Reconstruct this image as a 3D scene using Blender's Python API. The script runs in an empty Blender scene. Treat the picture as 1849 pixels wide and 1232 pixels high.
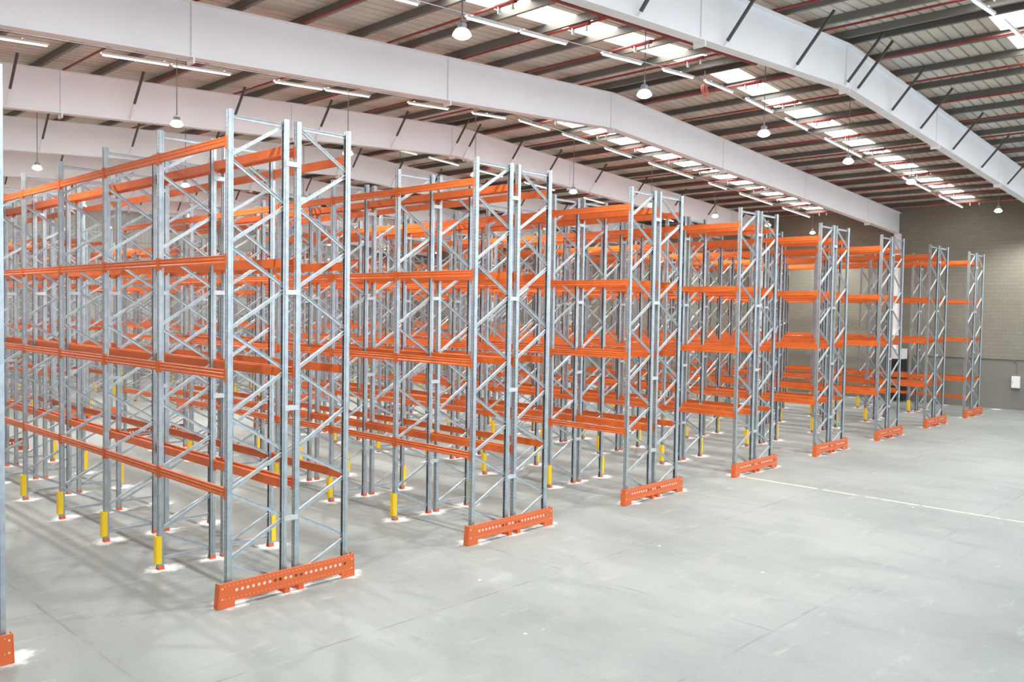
import bpy, math, random
from mathutils import Vector, Matrix
random.seed(7)
scn = bpy.context.scene
COL = scn.collection

# ------------------------------------------------------------------ camera
CAM = Vector((-6.6916, -12.8944, 4.8924)); YAW, PIT, ROL, FPX = 0.7688, -0.0367, 0.0157, 1540.69
F = Vector((math.cos(YAW)*math.cos(PIT), math.sin(YAW)*math.cos(PIT), math.sin(PIT)))
R0v = Vector((math.sin(YAW), -math.cos(YAW), 0)); U0v = R0v.cross(F)
Rv = R0v*math.cos(ROL) + U0v*math.sin(ROL); Uv = U0v*math.cos(ROL) - R0v*math.sin(ROL)
cd = bpy.data.cameras.new('camera'); cam = bpy.data.objects.new('camera', cd); COL.objects.link(cam)
cam.matrix_world = Matrix(((Rv.x, Uv.x, -F.x, CAM.x), (Rv.y, Uv.y, -F.y, CAM.y), (Rv.z, Uv.z, -F.z, CAM.z), (0, 0, 0, 1)))
cd.sensor_width = 36.0; cd.lens = FPX/1849*36.0; cd.clip_start = 0.1; cd.clip_end = 400
scn.camera = cam

# ------------------------------------------------------------------ world, exposure
world = bpy.data.worlds.new('world'); scn.world = world; world.use_nodes = True
bg = world.node_tree.nodes['Background']
bg.inputs['Color'].default_value = (0.76, 0.88, 1.0, 1); bg.inputs['Strength'].default_value = 1.9   # overcast daylight at the open loading side
vs = scn.view_settings
scn.display_settings.display_device = 'sRGB'
vs.view_transform = 'Standard'; vs.look = 'None'; vs.gamma = 1.0; vs.use_curve_mapping = False
vs.exposure = 0.64
LAMP_W = 1000.0          # watts of each high-bay lamp
SKY_E = 5.5             # skylight panel radiance (sunlit polycarbonate)
scn.cycles.use_denoising = True
scn.cycles.max_bounces = 8; scn.cycles.diffuse_bounces = 5; scn.cycles.glossy_bounces = 3
scn.cycles.sample_clamp_indirect = 6.0

# ------------------------------------------------------------------ materials
def mat(name, col, rough=0.5, metal=0.0, spec=0.5):
    m = bpy.data.materials.new(name); m.use_nodes = True
    b = m.node_tree.nodes['Principled BSDF']
    b.inputs['Base Color'].default_value = (*col, 1); b.inputs['Roughness'].default_value = rough
    b.inputs['Metallic'].default_value = metal; b.inputs['Specular IOR Level'].default_value = spec
    return m
class NT:
    """tiny helper for building node trees"""
    def __init__(s, m): s.t = m.node_tree; s.b = s.t.nodes['Principled BSDF']
    def n(s, typ, **kw):
        nd = s.t.nodes.new(typ)
        for k, v in kw.items(): setattr(nd, k, v)
        return nd
    def link(s, a, b): s.t.links.new(a, b)
    def m(s, op, a, b=None, c=None):
        nd = s.n('ShaderNodeMath', operation=op)
        for i, v in enumerate((a, b, c)):
            if v is None: continue
            if isinstance(v, (int, float)): nd.inputs[i].default_value = v
            else: s.link(v, nd.inputs[i])
        return nd.outputs[0]
    def mix(s, fac, a, b, mode='MIX'):
        nd = s.n('ShaderNodeMix', data_type='RGBA', blend_type=mode)
        for sock, v in ((nd.inputs[0], fac), (nd.inputs[6], a), (nd.inputs[7], b)):
            if isinstance(v, tuple): sock.default_value = (*v, 1)
            elif isinstance(v, (int, float)): sock.default_value = v
            else: s.link(v, sock)
        return nd.outputs[2]
    def noise(s, vec, scale, detail=4, rough=0.55):
        nd = s.n('ShaderNodeTexNoise'); s.link(vec, nd.inputs['Vector'])
        nd.inputs['Scale'].default_value = scale; nd.inputs['Detail'].default_value = detail; nd.inputs['Roughness'].default_value = rough
        return nd.outputs['Fac']
    def ramp(s, f, lo, hi):
        nd = s.n('ShaderNodeMapRange'); nd.clamp = True; nd.interpolation_type = 'SMOOTHSTEP'
        s.link(f, nd.inputs[0]); nd.inputs[1].default_value = lo; nd.inputs[2].default_value = hi
        return nd.outputs[0]
    def scalev(s, vec, sc):
        nd = s.n('ShaderNodeMapping'); s.link(vec, nd.inputs['Vector']); nd.inputs['Scale'].default_value = sc
        return nd.outputs[0]

def mottled(name, c1, c2, scale, rough, metal=0.0):
    m = mat(name, c1, rough, metal); t = NT(m)
    pos = t.n('ShaderNodeNewGeometry').outputs['Position']
    t.link(t.mix(t.ramp(t.noise(pos, scale), .35, .65), c1, c2), t.b.inputs['Base Color'])
    return m

M_galv = mottled('galvanised_steel', (.47, .505, .52), (.55, .58, .595), 9, .36, .3)
# perforated upright: slots punched into the faces that look along the depth of the rack
M_perf = mat('perforated_galvanised_steel', (.5, .54, .56), .34, .55)
t = NT(M_perf); oc = t.n('ShaderNodeTexCoord').outputs['Object']; sx = t.n('ShaderNodeSeparateXYZ'); t.link(oc, sx.inputs[0])
nrm = t.n('ShaderNodeSeparateXYZ'); t.link(t.n('ShaderNodeNewGeometry').outputs['Normal'], nrm.inputs[0])
fx = t.m('GREATER_THAN', t.m('ABSOLUTE', nrm.outputs[0]), .9)
col_ = t.m('LESS_THAN', t.m('ABSOLUTE', t.m('SUBTRACT', t.m('ABSOLUTE', sx.outputs[1]), .027)), .0075)
row_ = t.m('LESS_THAN', t.m('FRACT', t.m('DIVIDE', sx.outputs[2], .075)), .45)
hole = t.m('MULTIPLY', fx, t.m('MULTIPLY', col_, row_))
pos = t.n('ShaderNodeNewGeometry').outputs['Position']
basec = t.mix(t.ramp(t.noise(pos, 7), .35, .65), (.35, .385, .405), (.43, .468, .488))
t.link(t.mix(hole, basec, (.20, .215, .225)), t.b.inputs['Base Color'])

M_orange = mottled('orange_powder_coat', (.64, .124, .022), (.70, .144, .028), 5, .30)
M_orange_d = mat('orange_guard_paint', (.64, .118, .026), .4)
M_yellow = mat('yellow_plastic', (.90, .60, .02), .35)
M_white = mottled('white_beam_paint', (.87, .855, .865), (.90, .885, .895), .6, .5)
M_purlin = mat('dark_galvanised_purlin', (.19, .18, .16), .5, .2)
M_brace = mat('dark_steel_angle', (.10, .095, .09), .5, .3)
M_red = mat('red_pipe_paint', (.30, .043, .036), .45)
M_pwhite = mat('white_enamel', (.80, .80, .79), .4)
M_grey = mat('grey_cast_metal', (.30, .31, .32), .5, .5)
M_black = mat('black_enamel', (.02, .021, .023), .4)
M_cable = mat('grey_cable', (.16, .16, .16), .6)

def emis(name, col, e):
    m = bpy.data.materials.new(name); m.use_nodes = True; nt = m.node_tree; nt.nodes.clear()
    o = nt.nodes.new('ShaderNodeOutputMaterial'); em = nt.nodes.new('ShaderNodeEmission')
    em.inputs['Color'].default_value = (*col, 1); em.inputs['Strength'].default_value = e
    nt.links.new(em.outputs[0], o.inputs[0]); return m
M_sky = emis('daylit_polycarbonate', (1.0, 1.0, .98), SKY_E)
M_tube = emis('lit_fluorescent_tube', (1.0, 1.0, .98), 2.2)
M_lens = emis('lit_lamp_lens', (1.0, .99, .95), 9.0)
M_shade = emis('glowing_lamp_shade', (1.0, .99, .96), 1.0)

# roof sheeting
M_roof = mottled('roof_sheet', (.62, .56, .48), (.68, .615, .535), 1.3, .5, 0)
# back cladding
M_clad = mottled('light_ribbed_cladding', (.60, .61, .575), (.66, .67, .635), .7, .5)

# concrete block wall
M_block = mat('concrete_block_wall', (.3, .28, .24), .85)
t = NT(M_block); pos = t.n('ShaderNodeNewGeometry').outputs['Position']; s = t.n('ShaderNodeSeparateXYZ'); t.link(pos, s.inputs[0])
cv = t.n('ShaderNodeCombineXYZ'); t.link(s.outputs[1], cv.inputs[0]); t.link(s.outputs[2], cv.inputs[1])
br = t.n('ShaderNodeTexBrick'); t.link(cv.outputs[0], br.inputs['Vector'])
br.inputs['Scale'].default_value = 1.0; br.inputs['Brick Width'].default_value = .4; br.inputs['Row Height'].default_value = .2
br.inputs['Mortar Size'].default_value = .012; br.inputs['Mortar Smooth'].default_value = .3; br.inputs['Bias'].default_value = 0
br.inputs['Color1'].default_value = (.225, .208, .165, 1); br.inputs['Color2'].default_value = (.245, .228, .183, 1); br.inputs['Mortar'].default_value = (.185, .172, .138, 1)
low = t.m('LESS_THAN', s.outputs[2], 2.62)
c = t.mix(low, br.outputs['Color'], t.mix(.75, br.outputs['Color'], (.195, .19, .165)))
t.link(t.mix(t.ramp(t.noise(pos, .5), .3, .75), c, t.mix(.25, c, (.20, .18, .15))), t.b.inputs['Base Color'])

# concrete floor
ROWX = [-5.56, 0.0, 5.4585, 10.833, 16.287, 21.765, 27.228, 32.715, 38.196]
BAY = 2.574
M_floor = mat('concrete_floor', (.5, .5, .49), .5)
t = NT(M_floor); pos = t.n('ShaderNodeNewGeometry').outputs['Position']; s = t.n('ShaderNodeSeparateXYZ'); t.link(pos, s.inputs[0]); X, Y = s.outputs[0], s.outputs[1]
n1 = t.noise(pos, .22, 5); n2 = t.noise(t.scalev(pos, (1.0, .35, 1)), 1.1, 6, .65); n3 = t.noise(pos, 9, 3)
c = t.mix(t.ramp(n1, .3, .7), (.225, .245, .232), (.305, .325, .308))
c = t.mix(t.m('MULTIPLY', t.ramp(n2, .5, .78), .45), c, (.165, .173, .163))
c = t.mix(t.m('MULTIPLY', t.ramp(t.noise(pos, .6, 3), .58, .75), .3), c, (.37, .37, .32))
c = t.mix(t.m('MULTIPLY', t.ramp(n3, .55, .75), .18), c, (.42, .43, .415))
sc = t.noise(t.scalev(pos, (.55, 2.2, 1)), 1.4, 6, .7)
c = t.mix(t.m('MULTIPLY', t.ramp(sc, .56, .72), .5), c, (.42, .435, .418))
c = t.mix(t.m('MULTIPLY', t.ramp(t.noise(t.scalev(pos, (1.8, .5, 1)), 2.3, 5, .7), .58, .72), .35), c, (.175, .182, .172))
# saw-cut joints
def joint(coord, off, period, w):
    f = t.m('ABSOLUTE', t.m('SUBTRACT', t.m('FRACT', t.m('ADD', t.m('DIVIDE', t.m('SUBTRACT', coord, off), period), .5)), .5))
    return t.m('LESS_THAN', f, w/period)
wob = t.m('MULTIPLY', t.m('SUBTRACT', t.noise(pos, 2.0, 2), .5), .05)
jx = joint(t.m('ADD', X, wob), 5.5, 7.7, .022); jy = joint(t.m('ADD', Y, wob), -2.6, 4.2, .022)
jt = t.m('MULTIPLY', t.m('MAXIMUM', jx, jy), t.ramp(t.noise(pos, .8, 2), .40, .6))
c = t.mix(t.m('MULTIPLY', jt, .55), c, (.15, .15, .142))
# darker streaks drawn out along x
st = t.noise(t.scalev(pos, (.12, 1.6, 1)), 1.0, 4, .6)
c = t.mix(t.m('MULTIPLY', t.ramp(st, .58, .75), .35), c, (.19, .196, .187))
# painted cream line across the aisle
ln = t.m('LESS_THAN', t.m('ABSOLUTE', t.m('SUBTRACT', X, 16.42)), .05)
ln = t.m('MULTIPLY', t.m('MULTIPLY', ln, t.m('LESS_THAN', Y, .3)), t.ramp(t.noise(pos, 3.5, 3), .34, .46))
c = t.mix(t.m('MULTIPLY', ln, .85), c, (.80, .74, .50))
# drilling dust left round the anchored feet
u = t.m('SUBTRACT', t.m('MULTIPLY', t.m('FRACT', t.m('DIVIDE', t.m('ADD', X, 1.5), 5.457)), 5.457), 1.5)
v = t.m('SUBTRACT', t.m('MULTIPLY', t.m('FRACT', t.m('DIVIDE', t.m('ADD', Y, BAY/2), BAY)), BAY), BAY/2)
def dist(ux, sx_, sy_):
    a = t.m('DIVIDE', t.m('SUBTRACT', u, ux), sx_); b = t.m('DIVIDE', v, sy_)
    return t.m('SQRT', t.m('ADD', t.m('MULTIPLY', a, a), t.m('MULTIPLY', b, b)))
d = t.m('MINIMUM', t.m('MINIMUM', dist(.12, 1.3, 1.0), dist(1.18, 1.5, 1.0)), dist(2.3, 1.3, 1.0))
d = t.m('ADD', d, t.m('MULTIPLY', t.m('SUBTRACT', t.noise(pos, 4.0, 5, .7), .5), .55))
dust = t.m('SUBTRACT', 1.0, t.ramp(d, .10, .34))
zone = t.m('MULTIPLY', t.m('GREATER_THAN', Y, -1.0), t.m('LESS_THAN', Y, 18.6))
c = t.mix(t.m('MULTIPLY', t.m('MULTIPLY', dust, zone), .95), c, (.92, .92, .91))
# scattered white debris
vo = t.n('ShaderNodeTexVoronoi'); t.link(pos, vo.inputs['Vector']); vo.inputs['Scale'].default_value = 1.1
speck = t.m('MULTIPLY', t.m('LESS_THAN', vo.outputs['Distance'], .035), t.m('GREATER_THAN', t.noise(pos, .9, 1), .52))
c = t.mix(speck, c, (.9, .9, .89))
t.link(c, t.b.inputs['Base Color'])
rr = t.n('ShaderNodeMapRange'); t.link(n2, rr.inputs[0]); rr.inputs[3].default_value = .38; rr.inputs[4].default_value = .62
t.link(rr.outputs[0], t.b.inputs['Roughness'])

# ------------------------------------------------------------------ mesh helpers
class MB:
    """collects boxes, prisms, tubes; build() links them as one mesh object"""
    def __init__(s): s.v = []; s.f = []; s.mi = []; s.mats = []
    def _m(s, m):
        if m not in s.mats: s.mats.append(m)
        return s.mats.index(m)
    def face(s, idx, m=None): s.f.append(idx); s.mi.append(s._m(m) if m else 0)
    def box(s, x0, x1, y0, y1, z0, z1, m=None):
        b = len(s.v)
        s.v += [(x0,y0,z0),(x1,y0,z0),(x1,y1,z0),(x0,y1,z0),(x0,y0,z1),(x1,y0,z1),(x1,y1,z1),(x0,y1,z1)]
        for q in ((0,3,2,1),(4,5,6,7),(0,1,5,4),(1,2,6,5),(2,3,7,6),(3,0,4,7)): s.face(tuple(b+i for i in q), m)
        return s
    def prism(s, prof, p0, p1, up=(0,0,1), m=None, caps=True):
        """closed 2-D profile (a along side, b along up) swept from p0 to p1"""
        p0, p1 = Vector(p0), Vector(p1); d = (p1-p0).normalized(); up = Vector(up)
        side = d.cross(up).normalized(); upv = side.cross(d).normalized()
        b = len(s.v); n = len(prof)
        for p in (p0, p1):
            for a, c in prof: s.v.append(tuple(p + side*a + upv*c))
        for i in range(n):
            j = (i+1) % n; s.face((b+i, b+j, b+n+j, b+n+i), m)
        if caps:
            s.face(tuple(b+i for i in range(n))[::-1], m); s.face(tuple(b+n+i for i in range(n)), m)
        return s
    def bar(s, p0, p1, w, h, up=(0,0,1), m=None):
        return s.prism([(-w/2,-h/2),(w/2,-h/2),(w/2,h/2),(-w/2,h/2)], p0, p1, up, m)
    def tube(s, p0, p1, r, n=8, m=None):
        up = (0,0,1) if abs((Vector(p1)-Vector(p0)).normalized().z) < .9 else (1,0,0)
        return s.prism([(r*math.cos(2*math.pi*i/n), r*math.sin(2*math.pi*i/n)) for i in range(n)], p0, p1, up, m)
    def lathe(s, pts, c=(0,0,0), n=20, m=None, cap=True):
        b = len(s.v)
        for r, z in pts:
            for i in range(n):
                a = 2*math.pi*i/n; s.v.append((c[0]+r*math.cos(a), c[1]+r*math.sin(a), c[2]+z))
        for k in range(len(pts)-1):
            for i in range(n):
                j = (i+1) % n; s.face((b+k*n+i, b+k*n+j, b+(k+1)*n+j, b+(k+1)*n+i), m)
        if cap:
            s.face(tuple(b+i for i in range(n))[::-1], m); q = b+(len(pts)-1)*n; s.face(tuple(q+i for i in range(n)), m)
        return s
    def add(s, o, off=(0,0,0)):
        b = len(s.v); s.v += [(x+off[0], y+off[1], z+off[2]) for x, y, z in o.v]
        s.f += [tuple(b+i for i in f) for f in o.f]; s.mi += [s._m(o.mats[k]) if o.mats else 0 for k in o.mi]
        return s
    def mesh(s, name, m=None, smooth=False):
        me = bpy.data.meshes.new(name); me.from_pydata(s.v, [], s.f)
        for k in (s.mats or [m]): me.materials.append(k)
        if s.mats: me.polygons.foreach_set('material_index', s.mi)
        if smooth: me.polygons.foreach_set('use_smooth', [True]*len(me.polygons))
        me.update(); return me
    def build(s, name, m=None, parent=None, loc=(0,0,0), smooth=False):
        return place(name, s.mesh(name, m, smooth), parent, loc)
def place(name, me, parent=None, loc=(0,0,0)):
    o = bpy.data.objects.new(name, me); COL.objects.link(o); o.location = loc
    if parent is not None: o.parent = parent
    return o
def empty(name, loc=(0,0,0), parent=None):
    o = bpy.data.objects.new(name, None); COL.objects.link(o); o.location = loc; o.empty_display_size = .3
    if parent is not None: o.parent = parent
    return o
def tag(o, label=None, cat=None, group=None, kind=None):
    for k, v in (('label', label), ('category', cat), ('group', group), ('kind', kind)):
        if v: o[k] = v
    return o
def copy_tree(o, loc=None, parent=None):
    c_ = o.copy(); COL.objects.link(c_); c_.parent = parent
    if loc is not None: c_.location = loc
    for ch in o.children: copy_tree(ch, None, c_)
    return c_
def in_view(x, y, z):
    d_ = Vector((x, y, z))-CAM; w = d_.dot(F)
    return w > .1 and abs(FPX*d_.dot(Rv)/w) < 924 and abs(FPX*d_.dot(Uv)/w) < 616
ORD = ['first','second','third','fourth','fifth','sixth','seventh','eighth','ninth','tenth','eleventh','twelfth','thirteenth','fourteenth','fifteenth','sixteenth','seventeenth','eighteenth','nineteenth','twentieth']

# ------------------------------------------------------------------ the hall
RX, RZ, SL = 17.06, 12.44, .06          # ridge position, rafter top at the ridge, roof slope
XL, XR, YF, YB = -10.4, 44.3, -19.2, 54.9
def zb(x): return RZ - SL*abs(x-RX)     # top of rafters
FR = [-10.94, -2.72, 5.5, 13.72, 21.94, 30.16, 38.38, 46.6]
SHEET = .29                              # roof sheet above rafter tops

tag(MB().box(XL-.4, XR+.3, YF-14, YB+.3, -.3, 0).build('floor', M_floor), kind='structure')
# right-hand concrete block wall
tag(MB().prism([(-(YF), 0), (-(YB+.3), 0), (-(YB+.3), zb(XR)+.45), (-(YF), zb(XR)+.45)], (XR, 0, 0), (XR+.25, 0, 0)).build('wall_right', M_block), kind='structure')
# ribbed steel cladding on the far wall and on the left wall
def ribbed(axis, a0, a1, base, ztop, pitch=.30, depth=.035):
    mb = MB(); pts = []; a = a0
    while a < a1:
        for da, off in ((0, 0), (.2, 0), (.215, depth), (.285, depth), (.30, 0)): pts.append((min(a+da, a1), base+off*(-1 if axis == 'x' else 1)))
        a += pitch
    for a, o in pts:
        zt = ztop(a)
        for z in (0, zt): mb.v.append((a, o, z) if axis == 'x' else (o, a, z))
    for i in range(len(pts)-1): mb.face((2*i, 2*i+2, 2*i+3, 2*i+1))
    return mb
wb = ribbed('x', XL, XR, YB, lambda x: zb(x)+SHEET)
tag(wb.build('wall_back', M_clad), kind='structure')
tag(ribbed('y', YF, YB, XL, lambda y: zb(XL)+SHEET).build('wall_left', M_clad), kind='structure')

# corrugated roof with daylight strips
MID = [(FR[i]+FR[i+1])/2 for i in range(len(FR)-1)] + [FR[-1]+4.11, FR[0]-4.11]
SKY = [(m_-.28, m_+.74) for m_ in sorted(MID)]       # skylight strip across each bay, widened to imitate its bloom
RG = .75                                             # plain sheet each side of the ridge
def rib_profile(y0, y1):
    pts = []; y = y0
    while y < y1-1e-6:
        for dy, h in ((0, 0), (.25, 0), (.258, .07), (.305, .07), (.32, 0)): pts.append((min(y+dy, y1), h))
        y += .32
    return pts
def sheet(mb, pts, x0, x1):
    b = len(mb.v)
    for y, h in pts:
        for x in (x0, x1): mb.v.append((x, y, zb(x)+SHEET+h))
    for i in range(len(pts)-1): mb.face((b+2*i, b+2*i+1, b+2*i+3, b+2*i+2))
ce = MB(); edges = [YF] + [e for sk in SKY for e in sk] + [YB]
for i in range(0, len(edges), 2):
    p_ = rib_profile(edges[i], edges[i+1])
    sheet(ce, p_, XL, RX); sheet(ce, p_, RX, XR)
for y0, y1 in SKY:
    p_ = rib_profile(y0, y1); sheet(ce, p_, RX-RG, RX); sheet(ce, p_, RX, RX+RG)
    sheet(ce, p_, XL, XL+1.5); sheet(ce, p_, XR-1.2, XR)
tag(ce.build('ceiling', M_roof), kind='structure')
wn = 1
for y0, y1 in SKY:
    for x0, x1 in ((XL+1.5, RX-RG), (RX+RG, XR-1.2)):
        mb = MB(); sheet(mb, rib_profile(y0, y1), x0, x1)
        tag(mb.build('window_%d' % wn, M_sky), kind='structure'); wn += 1

# purlins run the length of the hall over the rafters
PX = sorted([RX+s*(.32+1.69*k) for s in (-1, 1) for k in range(0, 17) if XL+.2 < RX+s*(.32+1.69*k) < XR-.2])
cprof = [(-.04,.275),(.04,.275),(.04,.25),(.03,.25),(.03,.265),(-.03,.265),(-.03,.09),(.03,.09),(.03,.105),(.04,.105),(.04,.08),(-.04,.08)]
for x in PX:
    sgn = 1 if x < RX else -1
    pr = [(a*1.2*sgn, b_+.012) for a, b_ in cprof]
    if sgn < 0: pr = pr[::-1]
    tag(MB().prism(pr, (x, YF, zb(x)), (x, YB-.05, zb(x))).build('purlin', M_purlin), kind='structure')

# white portal frames
FLY = [.6, 3.95, 7.2, 10.5, 13.9, 17.0, 17.7, 20.3, 22.8, 26.1, 29.5, 33.1, 36.5, 39.9]
STF = [RX + 7.53*k for k in (-3, -2, -1, 0, 1, 2, 3)]
D = 1.22
def isec(mb, x0, x1, yb):
    for (za, zc, w) in ((-.016, 0, .15), (-D+.02, -.016, .009), (-D, -D+.02, .15)):
        b = len(mb.v)
        for x in (x0, x1):
            for y, z in ((-w, za), (w, za), (w, zc), (-w, zc)): mb.v.append((x, y, zb(x)-RZ+z))
        for q in ((0,3,2,1),(4,5,6,7),(0,1,5,4),(1,2,6,5),(2,3,7,6),(3,0,4,7)): mb.face(tuple(b+i for i in q))
me_raf = MB(); isec(me_raf, XL+.1, RX, 0); isec(me_raf, RX, XR-.02, 0); me_raf = me_raf.mesh('rafter', M_white)
me_stf = MB().box(-.012, .012, -.05, .05, -D+.02, -.016).box(-.02, .02, -.15, .15, -D-.13, -D).mesh('stiffener', M_white)
me_colr = MB().box(-.36, -.34, -.15, .15, 0, 1).box(-.02, 0, -.15, .15, 0, 1).box(-.34, -.02, -.008, .008, 0, 1).mesh('column', M_white)
def flymesh(t_):
    """dark angle from purlin down; below the fraction t_ the strut carries the white beam paint"""
    L = [(-.03,-.03),(.03,-.03),(.03,-.022),(-.022,-.022),(-.022,.03),(-.03,.03)]
    a, b_ = Vector((0, -.03, -D+.06)), Vector((0, -1.05, .09)); m_ = a.lerp(b_, t_); mb = MB()
    mb.prism(L, m_, b_, (1, 0, 0), M_brace); mb.prism([(x*.8, y*.8) for x, y in L], a, m_, (1, 0, 0), M_white)
    return mb.mesh('fly_brace')
me_fly = {True: flymesh(.08), False: flymesh(.33)}
for i, y in enumerate(FR):
    root = tag(place('portal_frame', me_raf, None, (0, y, RZ)), kind='structure')
    for x in STF: place('stiffener', me_stf, root, (x, 0, zb(x)-RZ))
    for x, sgn in ((XR-.005, 1), (XL+.37, 1)):
        c_ = place('column', me_colr, root, (x, 0, -RZ)); c_.scale = (1, 1, zb(x)-D+.02)
    if y != 5.5 and y != FR[0]:
        for x in FLY: place('fly_brace', me_fly[y < 0], root, (x, 0, zb(x)-RZ))

# ------------------------------------------------------------------ pallet racking
DEP, GAP, PW, PD, H = 1.1, .15, .10, .095, 8.04      # frame depth, flue gap, post width, post depth, post height
W2 = 2*DEP + GAP
LV = [1.909, 3.839, 5.704, 7.606]                     # beam tops
BH = .15
# post: roll-formed section, its slotted face towards -x; mirrored copy faces +x
def post_mesh(flip):
    p = [(0,-.05),(0,-.018),(.012,-.012),(.012,.012),(0,.018),(0,.05),(.06,.05),(.072,.038),(.095,.038),(.095,.022),(.0925,.022),(.0925,.0355),(.070,.0355),(.058,.0475),(.0025,.0475),
         (.0025,.02),(.0145,.0135),(.0145,-.0135),(.0025,-.02),(.0025,-.0475),(.058,-.0475),(.070,-.0355),(.0925,-.0355),(.0925,-.022),(.095,-.022),(.095,-.038),(.072,-.038),(.06,-.05)]
    mb = MB(); b = 0; n = len(p); sg = -1 if flip else 1
    for z in (.012, H):
        for x, y in p: mb.v.append((sg*x, y, z))
    for i in range(n):
        j = (i+1) % n; q = (i, i+n, j+n, j); mb.face(q if not flip else q[::-1])
    mb.face(tuple(range(n, 2*n))[::(-1 if not flip else 1)])
    return mb
MBP = {0: post_mesh(False), 1: post_mesh(True)}
ME_post = {k: v.mesh('post', M_perf) for k, v in MBP.items()}
def foot_mb(sg):
    mb = MB().box(-.012 if sg > 0 else -.11, .11 if sg > 0 else .012, -.062, .062, 0, .012)
    a, b_ = (-.006, .1) if sg > 0 else (-.1, .006)
    mb.box(a, b_, -.056, -.051, .012, .07).box(a, b_, .051, .056, .012, .07)
    return mb
ME_foot = {0: foot_mb(1).mesh('foot_plate', M_orange_d), 1: foot_mb(-1).mesh('foot_plate', M_orange_d)}
# bracing: zig-zag from the flue-side post at the top down to the floor; x=0 aisle post, x=DEP flue post
NI = [7.97, 6.6, 5.19, 3.79, 2.41, 1.28, .17]
NO = [7.28, 5.88, 4.48, 3.1, 1.85, .71]
cch = [(-.028,-.018),(.028,-.018),(.028,.018),(.024,.018),(.024,-.014),(-.024,-.014),(-.024,.018),(-.028,.018)]
XA, XB = .055, DEP-.055
def diag(mb, z_in, z_out, mir, tgl):
    a = (XB, 0, z_in - (.03 if z_out < z_in else -.03)); b_ = (XA, 0, z_out + (.03 if z_out < z_in else -.03))
    if mir: a, b_ = (-a[0], a[1], a[2]), (-b_[0], b_[1], b_[2])
    mb.prism(cch, a, b_, (0, -1, 0))
def diags(mir):
    out = []; seq = []
    for i in range(6): seq += [(NI[i], NO[i]), (NI[i+1], NO[i])]
    for a, b_ in seq:
        mb = MB(); diag(mb, a, b_, mir, 0); out.append(mb)
    return out
def ties(mir, zs=(7.93, .2)):
    mb = MB(); sg = -1 if mir else 1
    for z in zs: mb.prism(cch, (sg*XA, 0, z), (sg*XB, 0, z), (0, -1, 0))
    return mb
ME_tie = {m: ties(m, (7.93,)).mesh('upright_frame', M_galv) for m in (0, 1)}
ME_low = {m: ties(m, (.2,)).mesh('brace', M_galv) for m in (0, 1)}
ME_brace = {m: [d_.mesh('brace', M_galv) for d_ in diags(m)] for m in (0, 1)}
def lattice(m):
    mb = MB().add(ties(m))
    for d_ in diags(m): mb.add(d_)
    return mb
ME_lat = {m: lattice(m).mesh('upright_frame', M_galv) for m in (0, 1)}
def whole(m):                                        # far copies: one mesh per frame
    mb = MB(); sg = -1 if m else 1; L = lattice(m); L.mats = [M_galv]; L.mi = [0]*len(L.f); mb.add(L)
    for a, k in ((0, m), (sg*DEP, 1-m)):
        q = MB(); q.add(MBP[k], (a, 0, 0)); q.mats = [M_perf]; q.mi = [0]*len(q.f); mb.add(q)
        q = foot_mb(1 if k == 0 else -1); q.mats = [M_orange_d]; q.mi = [0]*len(q.f); mb.add(q, (a, 0, 0))
    return mb
ME_whole = {m: whole(m).mesh('upright_frame') for m in (0, 1)}
# beam: grooved box section between two connector plates; f = +1 grooves towards -x
def beam_mb(f):
    p = [(-.05,0),(-.004,0),(.004,.006),(.004,.036),(-.002,.044),(-.002,.068),(.004,.074),(.004,.098),(-.002,.104),(-.002,.122),(.004,.13),(.004,.146),(-.002,.15),(-.05,.15)]
    p = [(a*f, b_) for a, b_ in p]
    if f < 0: p = p[::-1]
    mb = MB()                                          # prism side = d x up ; d=+y, up=z -> side=+x
    mb.prism([(-a, b_-BH) for a, b_ in p][::-1], (0, PW/2+.004, 0), (0, BAY-PW/2-.004, 0))
    return mb
def conn_mb(f, end):
    y0, y1 = (.003, PW/2+.012) if end == 0 else (BAY-PW/2-.012, BAY-.003)
    ye = (PW/2+.001, PW/2+.007) if end == 0 else (BAY-PW/2-.007, BAY-PW/2-.001)
    mb = MB()
    a, b_ = (-.008, -.003) if f > 0 else (.003, .008)
    mb.box(a, b_, y0 if end == 0 else y0, y1, -BH-.045, .025)
    a, b_ = (-.008, .05) if f > 0 else (-.05, .008)
    mb.box(a, b_, ye[0], ye[1], -BH-.045, .025)
    for z in (-.03, -.12): mb.tube(((-.011 if f > 0 else .011), (y0+y1)/2-.01, z), ((-.004 if f > 0 else .004), (y0+y1)/2-.01, z), .008, 6)
    return mb
ME_beam = {f: beam_mb(f).mesh('beam', M_orange) for f in (1, -1)}
ME_conn = {f: [conn_mb(f, e).mesh('beam_connector', M_orange) for e in (0, 1)] for f in (1, -1)}
def beamfull(f): return beam_mb(f).add(conn_mb(f, 0)).add(conn_mb(f, 1))
ME_beamf = {f: beamfull(f).mesh('beam', M_orange) for f in (1, -1)}
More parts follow.
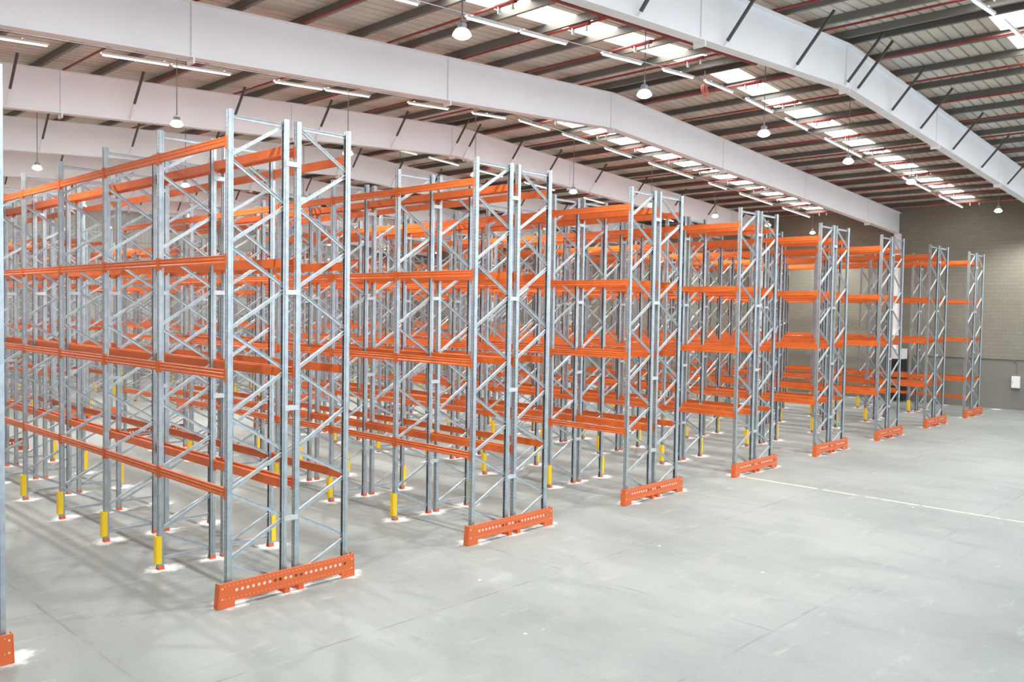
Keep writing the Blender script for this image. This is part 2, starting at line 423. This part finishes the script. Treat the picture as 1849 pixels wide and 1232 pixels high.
# yellow upright protector: ribbed channel clipped round the aisle side of the post
def prot_mb(f):
    p = [(.05,-.066),(-.035,-.066),(-.058,-.048),(-.058,-.026),(-.042,-.020),(-.042,-.012),(-.058,-.006),(-.058,.006),(-.042,.012),(-.042,.020),(-.058,.026),(-.058,.048),(-.035,.066),(.05,.066),(.05,.056),(-.012,.056),(-.012,-.056),(.05,-.056)]
    mb = MB(); n = len(p)
    for z in (.115, .63):
        for x, y in p: mb.v.append((x*f, y, z))
    for i in range(n):
        j = (i+1) % n; mb.face((i, i+n, j+n, j) if f > 0 else (i, j, j+n, i+n))
    mb.face(tuple(range(n))); mb.face(tuple(range(n, 2*n)))
    return mb
ME_prot = {f: prot_mb(f).mesh('upright_protector', M_yellow) for f in (1, -1)}
ME_spacer = MB().box(DEP-.06, DEP+GAP+.06, -.062, -.0525, -.04, .04).box(DEP+.002, DEP+GAP-.002, -.052, .045, -.04, -.034).box(DEP+.002, DEP+GAP-.002, -.052, .045, .034, .04).mesh('row_spacer', M_galv)

# the four beam lines across a double run: (x, facing)
LINES = [(0.0, 1), (DEP, -1), (DEP+GAP, 1), (W2, -1)]
def rack(row, y0, nb, detail, label, group):
    """one back-to-back run; detail 2: braces and connectors apart, 1: posts apart, 0: frames whole"""
    root = tag(empty('pallet_rack', (ROWX[row], y0, 0)), label, 'pallet rack', group)
    for k in range(nb+1):
        y = k*BAY
        for half in (0, 1):
            x = 0 if half == 0 else W2
            if detail == 0:
                place('upright_frame', ME_whole[half], root, (x, y, 0)); continue
            fine = detail == 2 and k <= 2
            fr = place('upright_frame', (ME_tie if fine else ME_lat)[half], root, (x, y, 0))
            sg = -1 if half else 1
            place('post', ME_post[half], fr); place('post', ME_post[1-half], fr, (sg*DEP, 0, 0))
            place('foot_plate', ME_foot[half], fr); place('foot_plate', ME_foot[1-half], fr, (sg*DEP, 0, 0))
            if fine:
                for b_ in ME_brace[half]+[ME_low[half]]: place('brace', b_, fr)
        for z in (1.25, 3.15, 5.13, 7.3): place('row_spacer', ME_spacer, root, (0, y, z))
        if 0 < k < nb or y0 > 1 and k in (0, nb) and False:
            place('upright_protector', ME_prot[1], root, (0, y, 0)); place('upright_protector', ME_prot[-1], root, (W2, y, 0))
    n = 0; rest = MB()
    if row == 8 and detail:                            # one extra low level on the last run
        for k in range(3): n += 1; place('beam', ME_beamf[-1], root, (DEP, k*BAY, 1.0))
    for k in range(nb):
        for z in LV:
            for (x, f) in LINES:
                n += 1
                if n > 100:
                    rest.add(beamfull(f), (x, k*BAY, z)); continue
                if detail >= 1 and row <= 3:
                    b_ = place('beam', ME_beam[f], root, (x, k*BAY, z))
                    for c_ in ME_conn[f]: place('beam_connector', c_, b_)
                else: place('beam', ME_beamf[f], root, (x, k*BAY, z))
    if rest.v: tag(rest.build('beam', M_orange, root), kind='stuff')
    return root

# orange end guard with a row of punched holes
def guard_mesh():
    mb = MB(); x0, x1, yf, zt, zl = -.2, W2+.05, -.185, .41, .10
    zc = .27; hs = .1; r = .028
    holes = [.10 + hs*i for i in range(22)]
    th = .006
    def quad(a, b_, c_, d_): 
        i = len(mb.v); mb.v.extend([a, b_, c_, d_]); mb.face((i, i+1, i+2, i+3))
    for yy in (yf, yf+th):
        # plain plate above and below the band of holes
        lo, hi = zc-.05, zc+.05
        quad((x0,yy,hi),(x1,yy,hi),(x1,yy,zt),(x0,yy,zt)); quad((x0,yy,zl),(x1,yy,zl),(x1,yy,lo),(x0,yy,lo))
        xs = holes[0]-.05; xe = holes[-1]+.05
        quad((x0,yy,lo),(xs,yy,lo),(xs,yy,hi),(x0,yy,hi)); quad((xe,yy,lo),(x1,yy,lo),(x1,yy,hi),(xe,yy,hi))
        for hx in holes:
            n = 16; ring = []; out = []
            for i in range(n):
                a = 2*math.pi*i/n; ca, sa = math.cos(a), math.sin(a); k = .05/max(abs(ca), abs(sa))
                ring.append((hx+r*ca, yy, zc+r*sa)); out.append((hx+k*ca, yy, zc+k*sa))
            b = len(mb.v); mb.v.extend(ring+out)
            for i in range(n):
                j = (i+1) % n; mb.face((b+i, b+j, b+n+j, b+n+i))
    quad((x0,yf,zt),(x1,yf,zt),(x1,yf+th,zt),(x0,yf+th,zt)); quad((x0,yf,zl),(x1,yf,zl),(x1,yf+th,zl),(x0,yf+th,zl))
    # legs at both ends, wings folded back, top lip
    for a, b_ in ((x0, x0+.27), (x1-.27, x1)): mb.box(a, b_, yf, yf+th, .008, zl)
    for x, fl in ((x0, -.035), (x1-th, .02)):
        b = len(mb.v)
        mb.v += [(x+fl, yf, .008), (x+th+fl, yf, .008), (x+th+fl, -.055, .008), (x+fl, -.055, .008), (x, yf, zt), (x+th, yf, zt), (x+th, -.055, zt), (x, -.055, zt)]
        for q in ((0,3,2,1),(4,5,6,7),(0,1,5,4),(1,2,6,5),(2,3,7,6),(3,0,4,7)): mb.face(tuple(b+i for i in q))
        mb.v += [(x, yf, zt), (x+fl, yf, .008), (x+(th if fl < 0 else 0), yf, .008)]; mb.face((b+8, b+9, b+10))
    mb.box(x0, x1, yf+th, yf+.04, zt-.008, zt)
    for a in (x0+.01, x1-.17): mb.box(a, a+.16, yf+.02, yf+.10, 0, .008)
    # feet next to the flue posts
    for a in (DEP-.11, DEP+GAP+.01): mb.box(a, a+.1, yf+.01, yf+.09, 0, zl+.02)
    return mb
def disc_mesh():  # pale discs added so most punched holes look light
    mb = MB(); yf = -.185
    for i in range(22):
        if i in (7, 8, 11, 12, 21): continue
        hx = .10+.1*i; n = 14; b = len(mb.v)
        for yy in (yf-.001, yf+.003):
            for k in range(n): mb.v.append((hx+.026*math.cos(2*math.pi*k/n), yy, .27+.026*math.sin(2*math.pi*k/n)))
        mb.face(tuple(b+k for k in range(n))[::-1]); mb.face(tuple(b+n+k for k in range(n)))
        for k in range(n): mb.face((b+k, b+(k+1) % n, b+n+(k+1) % n, b+n+k))
    x0, x1, zt, zl = -.2, W2+.05, .41, .10
    # small bolt heads along the edges
    for i in range(34):
        x = x0+.1+i*(x1-x0-.2)/33
        for z in (zt-.045, zl+.05): mb.box(x-.006, x+.006, yf-.003, yf, z-.006, z+.006)
    for x in (x0+.05, x1-.05):
        for z in (.33, .16): mb.box(x-.012, x+.012, yf-.006, yf, z-.012, z+.012)
    return mb
M_pale = mat('pale_disc', (.80, .56, .46), .5)
ME_disc = disc_mesh().mesh('hole_discs', M_pale)
GM = guard_mesh(); ME_guard = GM.mesh('rack_end_guard', M_orange_d)
GB = MB(); GB.v = [(x, -y, z) for x, y, z in GM.v]; GB.f = [f[::-1] for f in GM.f]; GB.mi = GM.mi; ME_guardb = GB.mesh('rack_end_guard', M_orange_d)

NB1, Y2, NB2 = 7, 25.2, 9
names = ['nearest complete double pallet rack, at the left with all four beam levels in view', 'second double pallet rack, next behind the nearest complete one', 'third double pallet rack counting back from the nearest complete one',
         'fourth double pallet rack counting back from the nearest complete one', 'fifth double pallet rack, whose end stands near the middle of the aisle edge', 'third from last double pallet rack, ending in front of the white wall column',
         'last but one double pallet rack before the block wall', 'farthest double pallet rack, standing right beside the block wall']
gn = ['nearest complete rack', 'second rack', 'third rack', 'fourth rack', 'fifth rack', 'third from last rack', 'last but one rack', 'farthest rack']
rack(0, 0, NB1, 1, 'pallet rack cut off by the left photo edge, only one bright post showing', 'double pallet racks in the front block')
place('hole_discs', ME_disc, place('rack_end_guard', ME_guard, None, (ROWX[0], 0, 0)))
tag(bpy.data.objects['rack_end_guard'], 'orange end guard at the lower left photo corner, only its tip showing', 'rack guard', 'orange end guards along the main aisle')
for r in range(1, 9):
    rack(r, 0, NB1, 2 if r <= 4 else 1, names[r-1], 'double pallet racks in the front block')
    g = place('rack_end_guard', ME_guard, None, (ROWX[r], 0, 0)); place('hole_discs', ME_disc, g)
    tag(g, 'orange perforated end guard at the aisle end of the ' + gn[r-1], 'rack guard', 'orange end guards along the main aisle')
    g = place('rack_end_guard', ME_guardb, None, (ROWX[r], NB1*BAY, 0))
    tag(g, 'orange end guard at the far end of the ' + gn[r-1], 'rack guard', 'orange end guards at the cross aisle')
    rack(r, Y2, NB2, 0, 'rear pallet rack beyond the cross aisle, in line with the ' + gn[r-1], 'double pallet racks in the rear block')
    g = place('rack_end_guard', ME_guard, None, (ROWX[r], Y2, 0))
    tag(g, 'orange end guard on the rear rack behind the ' + gn[r-1], 'rack guard', 'orange end guards of the rear block')

# ------------------------------------------------------------------ high-bay pendant lamps
LZ = 9.65
def lamp(x, y):
    root = empty('pendant_lamp', (x, y, LZ))
    top = zb(x)+SHEET-LZ
    MB().tube((0, 0, .36), (0, 0, top), .012, 6).build('cable', M_cable, root)
    MB().lathe([(.075, .135), (.085, .15), (.085, .22), (.06, .25), (.02, .27)], n=14).build('driver_housing', M_grey, root)
    MB().tube((0, 0, .27), (0, 0, .36), .02, 8).build('hook', M_grey, root)
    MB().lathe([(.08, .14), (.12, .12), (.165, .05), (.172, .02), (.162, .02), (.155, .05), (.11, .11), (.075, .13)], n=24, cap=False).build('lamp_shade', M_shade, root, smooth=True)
    MB().lathe([(.02, -.045), (.08, -.035), (.135, -.008), (.165, .025), (.155, .04), (.02, .04)], n=24).build('lens', M_lens, root, smooth=True)
    ld = bpy.data.lights.new('lamp_light', 'SPOT'); ld.energy = LAMP_W; ld.spot_size = math.radians(160); ld.spot_blend = .6; ld.shadow_soft_size = .12
    ld.color = (.97, 1, .97)
    lo = bpy.data.objects.new('lamp_light', ld); COL.objects.link(lo); lo.parent = root; lo.location = (0, 0, -.07)
    return root
rowname = ['front row before the racks', 'row above the front racks', 'third row back', 'fourth row back', 'rearmost row']
for ri, y in enumerate((-1.7, 9.5, 20.7, 31.9, 43.1)):
    j = 0
    for k in range(-1, 8):
        if ri == 0 and k == 5: continue
        if in_view(3.5+5.46*k, y, LZ): lb = '%s glowing pendant lamp from the left in the %s' % (ORD[j], rowname[ri]); j += 1
        else: lb = 'pendant lamp past the photo edge in the %s' % rowname[ri]
        tag(lamp(3.5+5.46*k, y), lb, 'pendant lamp', 'high-bay pendant lamps')

# ------------------------------------------------------------------ batten lights under the skylight strips
def batten(x0, x1, y):
    xm = (x0+x1)/2; z = (zb(x0)+zb(x1))/2-.36; root = empty('batten_light', (xm, y, z)); L = (x1-x0)/2
    dz = (zb(x1)-zb(x0))/2
    MB().bar((-L, 0, -dz), (L, 0, dz), .09, .05).build('fixture_body', M_pwhite, root)
    MB().tube((-L+.04, 0, -dz-.045), (L-.04, 0, dz-.045), .02, 8).build('tube', M_tube, root)
    for px_ in PX:
        if x0+.04 < px_ < x1-.04:
            u = px_-xm; zl = dz*u/L
            MB().box(u-.025, u+.025, -.05, .05, .024+zl, .05+zl).bar((u, -.035, .05+zl), (u, -.035, zb(px_)+.095-z), .014, .014).build('bracket', M_pwhite, root)
    return root
BL = {1: [(-1.2,.4),(1.6,3.3),(3.35,5.05),(6.41,8.1),(8.15,9.87),(11.3,13.1),(14.14,15.75),(16.4,18.1),(18.95,20.8),(21.76,23.5),(25.0,26.85),(26.95,28.45),(29.9,31.6),(33.1,34.9),(35.0,36.7),(38,39.8),(39.9,41.6)],
      2: [(-1.2,.4),(1.6,3.35),(3.4,5.1),(6.43,8.1),(8.15,9.85),(11.4,13.2),(14.32,16.05),(16.74,18.5),(19.26,21.0),(22.0,23.9),(25.2,27.1),(27.15,28.85),(30.3,32.0),(33.3,35.1),(35.15,36.9),(38.1,39.8),(39.85,41.5)],
      3: [(1.5,3.2),(3.3,5.0),(6.4,8.1),(11.3,13.0),(14.3,16.0),(16.9,18.6),(19.3,21.2),(22.3,24.2),(25.8,28.2),(30.7,32.6),(34,35.7),(38,39.7)],
      0: [(14.0,15.6),(16.26,18.1),(19.0,20.7),(22,23.7)]}
bn = {0: 'first roof bay', 1: 'second roof bay', 2: 'third roof bay', 3: 'fourth roof bay'}
for b_, segs in BL.items():
    y = (FR[b_]+FR[b_+1])/2 - .02
    segs = [q for q in segs if in_view(q[0], y, zb(q[0])-.36) or in_view(q[1], y, zb(q[1])-.36)]
    for i, (x0, x1) in enumerate(segs):
        tag(batten(x0, x1, y), '%s white batten light from the left in the %s from the camera' % (ORD[i], bn[b_]), 'batten light', 'white batten lights under the skylight strips')

# ------------------------------------------------------------------ red sprinkler pipes
SPX = sorted([RX-1.72-2.65*k for k in range(0, 10)] + [RX+1.72+2.65*k for k in range(0, 10)])
i = 0
for x in SPX:
    if not XL+.3 < x < XR-.3: continue
    root = empty('sprinkler_pipe', (x, YF, zb(x)+.05))
    MB().tube((0, 0, 0), (0, YB-YF-.1, 0), .032, 10).build('pipe', M_red, root)
    for y in MID[:5]:
        yy = y-YF-.30
        MB().tube((0, yy-.32, 0), (0, yy+.32, 0), .058, 10).build('coupling', M_red, root)
        MB().box(-.05, .05, yy+.20, yy+.23, -.19, -.04).bar((-.05, yy+.215, -.19), (-.05, yy+.215, .03), .02, .02).build('hanger', M_pwhite, root)
        MB().tube((0, yy-.22, -.16), (0, yy-.22, -.03), .03, 8).box(-.04, .04, yy-.25, yy-.19, -.175, -.16).build('sprinkler_head', M_pwhite, root)
    tag(root, '%s red sprinkler pipe from the left, between the dark purlins' % ORD[i], 'sprinkler pipe', 'red sprinkler pipes under the roof'); i += 1
# red header pipe along the first bay, ending at the ridge
root = empty('header_pipe', (RX-.4, -.2, zb(RX-.4)-.12))
MB().tube((-26, 0, -SL*26), (0, 0, 0), .05, 10).build('pipe', M_red, root)
MB().tube((0, 0, 0), (.09, 0, .004), .065, 10).build('end_cap', M_pwhite, root)
for x in (-3.0, -5.65, -8.3, -10.95):
    MB().tube((x+1.0, -.12, SL*(x+1)-.0), (x+1.0, .12, SL*(x+1)), .065, 10).build('coupling', M_red, root)
tag(root, 'red header pipe along the first roof bay, ending with a cap near the ridge', 'sprinkler pipe')
# red coil hanging beside the ridge
mb = MB(); R_, r_ = .17, .022; N_, n_ = 28, 8
for k, off in enumerate((-.03, .03)):
    b = len(mb.v)
    for a in range(N_):
        A = 2*math.pi*a/N_
        for c_ in range(n_):
            C_ = 2*math.pi*c_/n_; rr_ = R_+r_*math.cos(C_)
            mb.v.append((rr_*math.cos(A)*.75, off+r_*math.sin(C_)+.04*math.sin(A), rr_*math.sin(A)))
    for a in range(N_):
        for c_ in range(n_):
            mb.face((b+a*n_+c_, b+a*n_+(c_+1) % n_, b+((a+1) % N_)*n_+(c_+1) % n_, b+((a+1) % N_)*n_+c_))
mb.tube((0, 0, R_), (0, 0, R_+.42), .006, 6)
tag(mb.build('hose_coil', mat('pink_red_hose', (.70, .20, .17), .5), None, (16.05, 1.15, 11.62), smooth=True), 'coiled red hose hanging below the ridge in the first roof bay', 'hose')
# thin dark cables strung beside the daylight strips
for b_, lab in ((1, 'thin dark cable strung beside the nearest daylight strip'), (2, 'thin dark cable strung beside the second daylight strip')):
    y = (FR[b_]+FR[b_+1])/2+.70
    o = MB().tube((XL+1, y, zb(XL+1)-.02), (RX, y, zb(RX)-.02), .012, 6).tube((RX, y, zb(RX)-.02), (XR-1, y, zb(XR-1)-.02), .012, 6).build('cable', M_cable)
    tag(o, lab, 'cable')

# ------------------------------------------------------------------ things on the block wall
root = empty('electrical_box', (XR, -.77, 1.17))
MB().box(-.2, 0, -.19, .19, 0, .62).build('box_body', M_pwhite, root)
MB().box(-.212, -.2, -.17, .17, .03, .59).build('box_door', M_pwhite, root)
MB().box(-.225, -.212, .12, .14, .27, .35).build('latch', M_grey, root)
tag(root, 'white electrical box on the block wall at the right photo edge', 'electrical box')
cp = MB()
pts = [(XR-.03, 5.2, 2.66), (XR-.03, -.5, 2.66), (XR-.03, -.72, 2.58), (XR-.03, -.77, 2.4), (XR-.03, -.77, 1.79)]
for a, b_ in zip(pts, pts[1:]): cp.tube(a, b_, .022, 8)
cp.tube((XR-.03, -.5, 2.66), (XR-.03, -6, 2.62), .022, 8)
tag(cp.build('conduit', M_cable), 'dark conduit along the block wall, dropping to the white electrical box', 'conduit')
root = empty('equipment_cabinet', (XR-.62, 4.7, 0))
MB().box(-.45, .25, 0, .82, .08, 2.45).build('cabinet_body', M_black, root)
MB().box(-.45, .25, 0, .82, 2.45, 2.98).box(-.47, .27, -.02, .84, 2.98, 3.02).build('top_panel', M_pwhite, root)
MB().box(-.47, -.45, .03, .79, .12, 2.4).build('cabinet_door', M_black, root)
MB().box(-.49, -.47, .70, .73, 1.0, 1.2).build('handle', M_grey, root)
MB().box(-.42, .22, .03, .79, 0, .08).build('plinth', M_grey, root)
tag(root, 'tall black cabinet with white top panel beside the white wall column', 'cabinet')
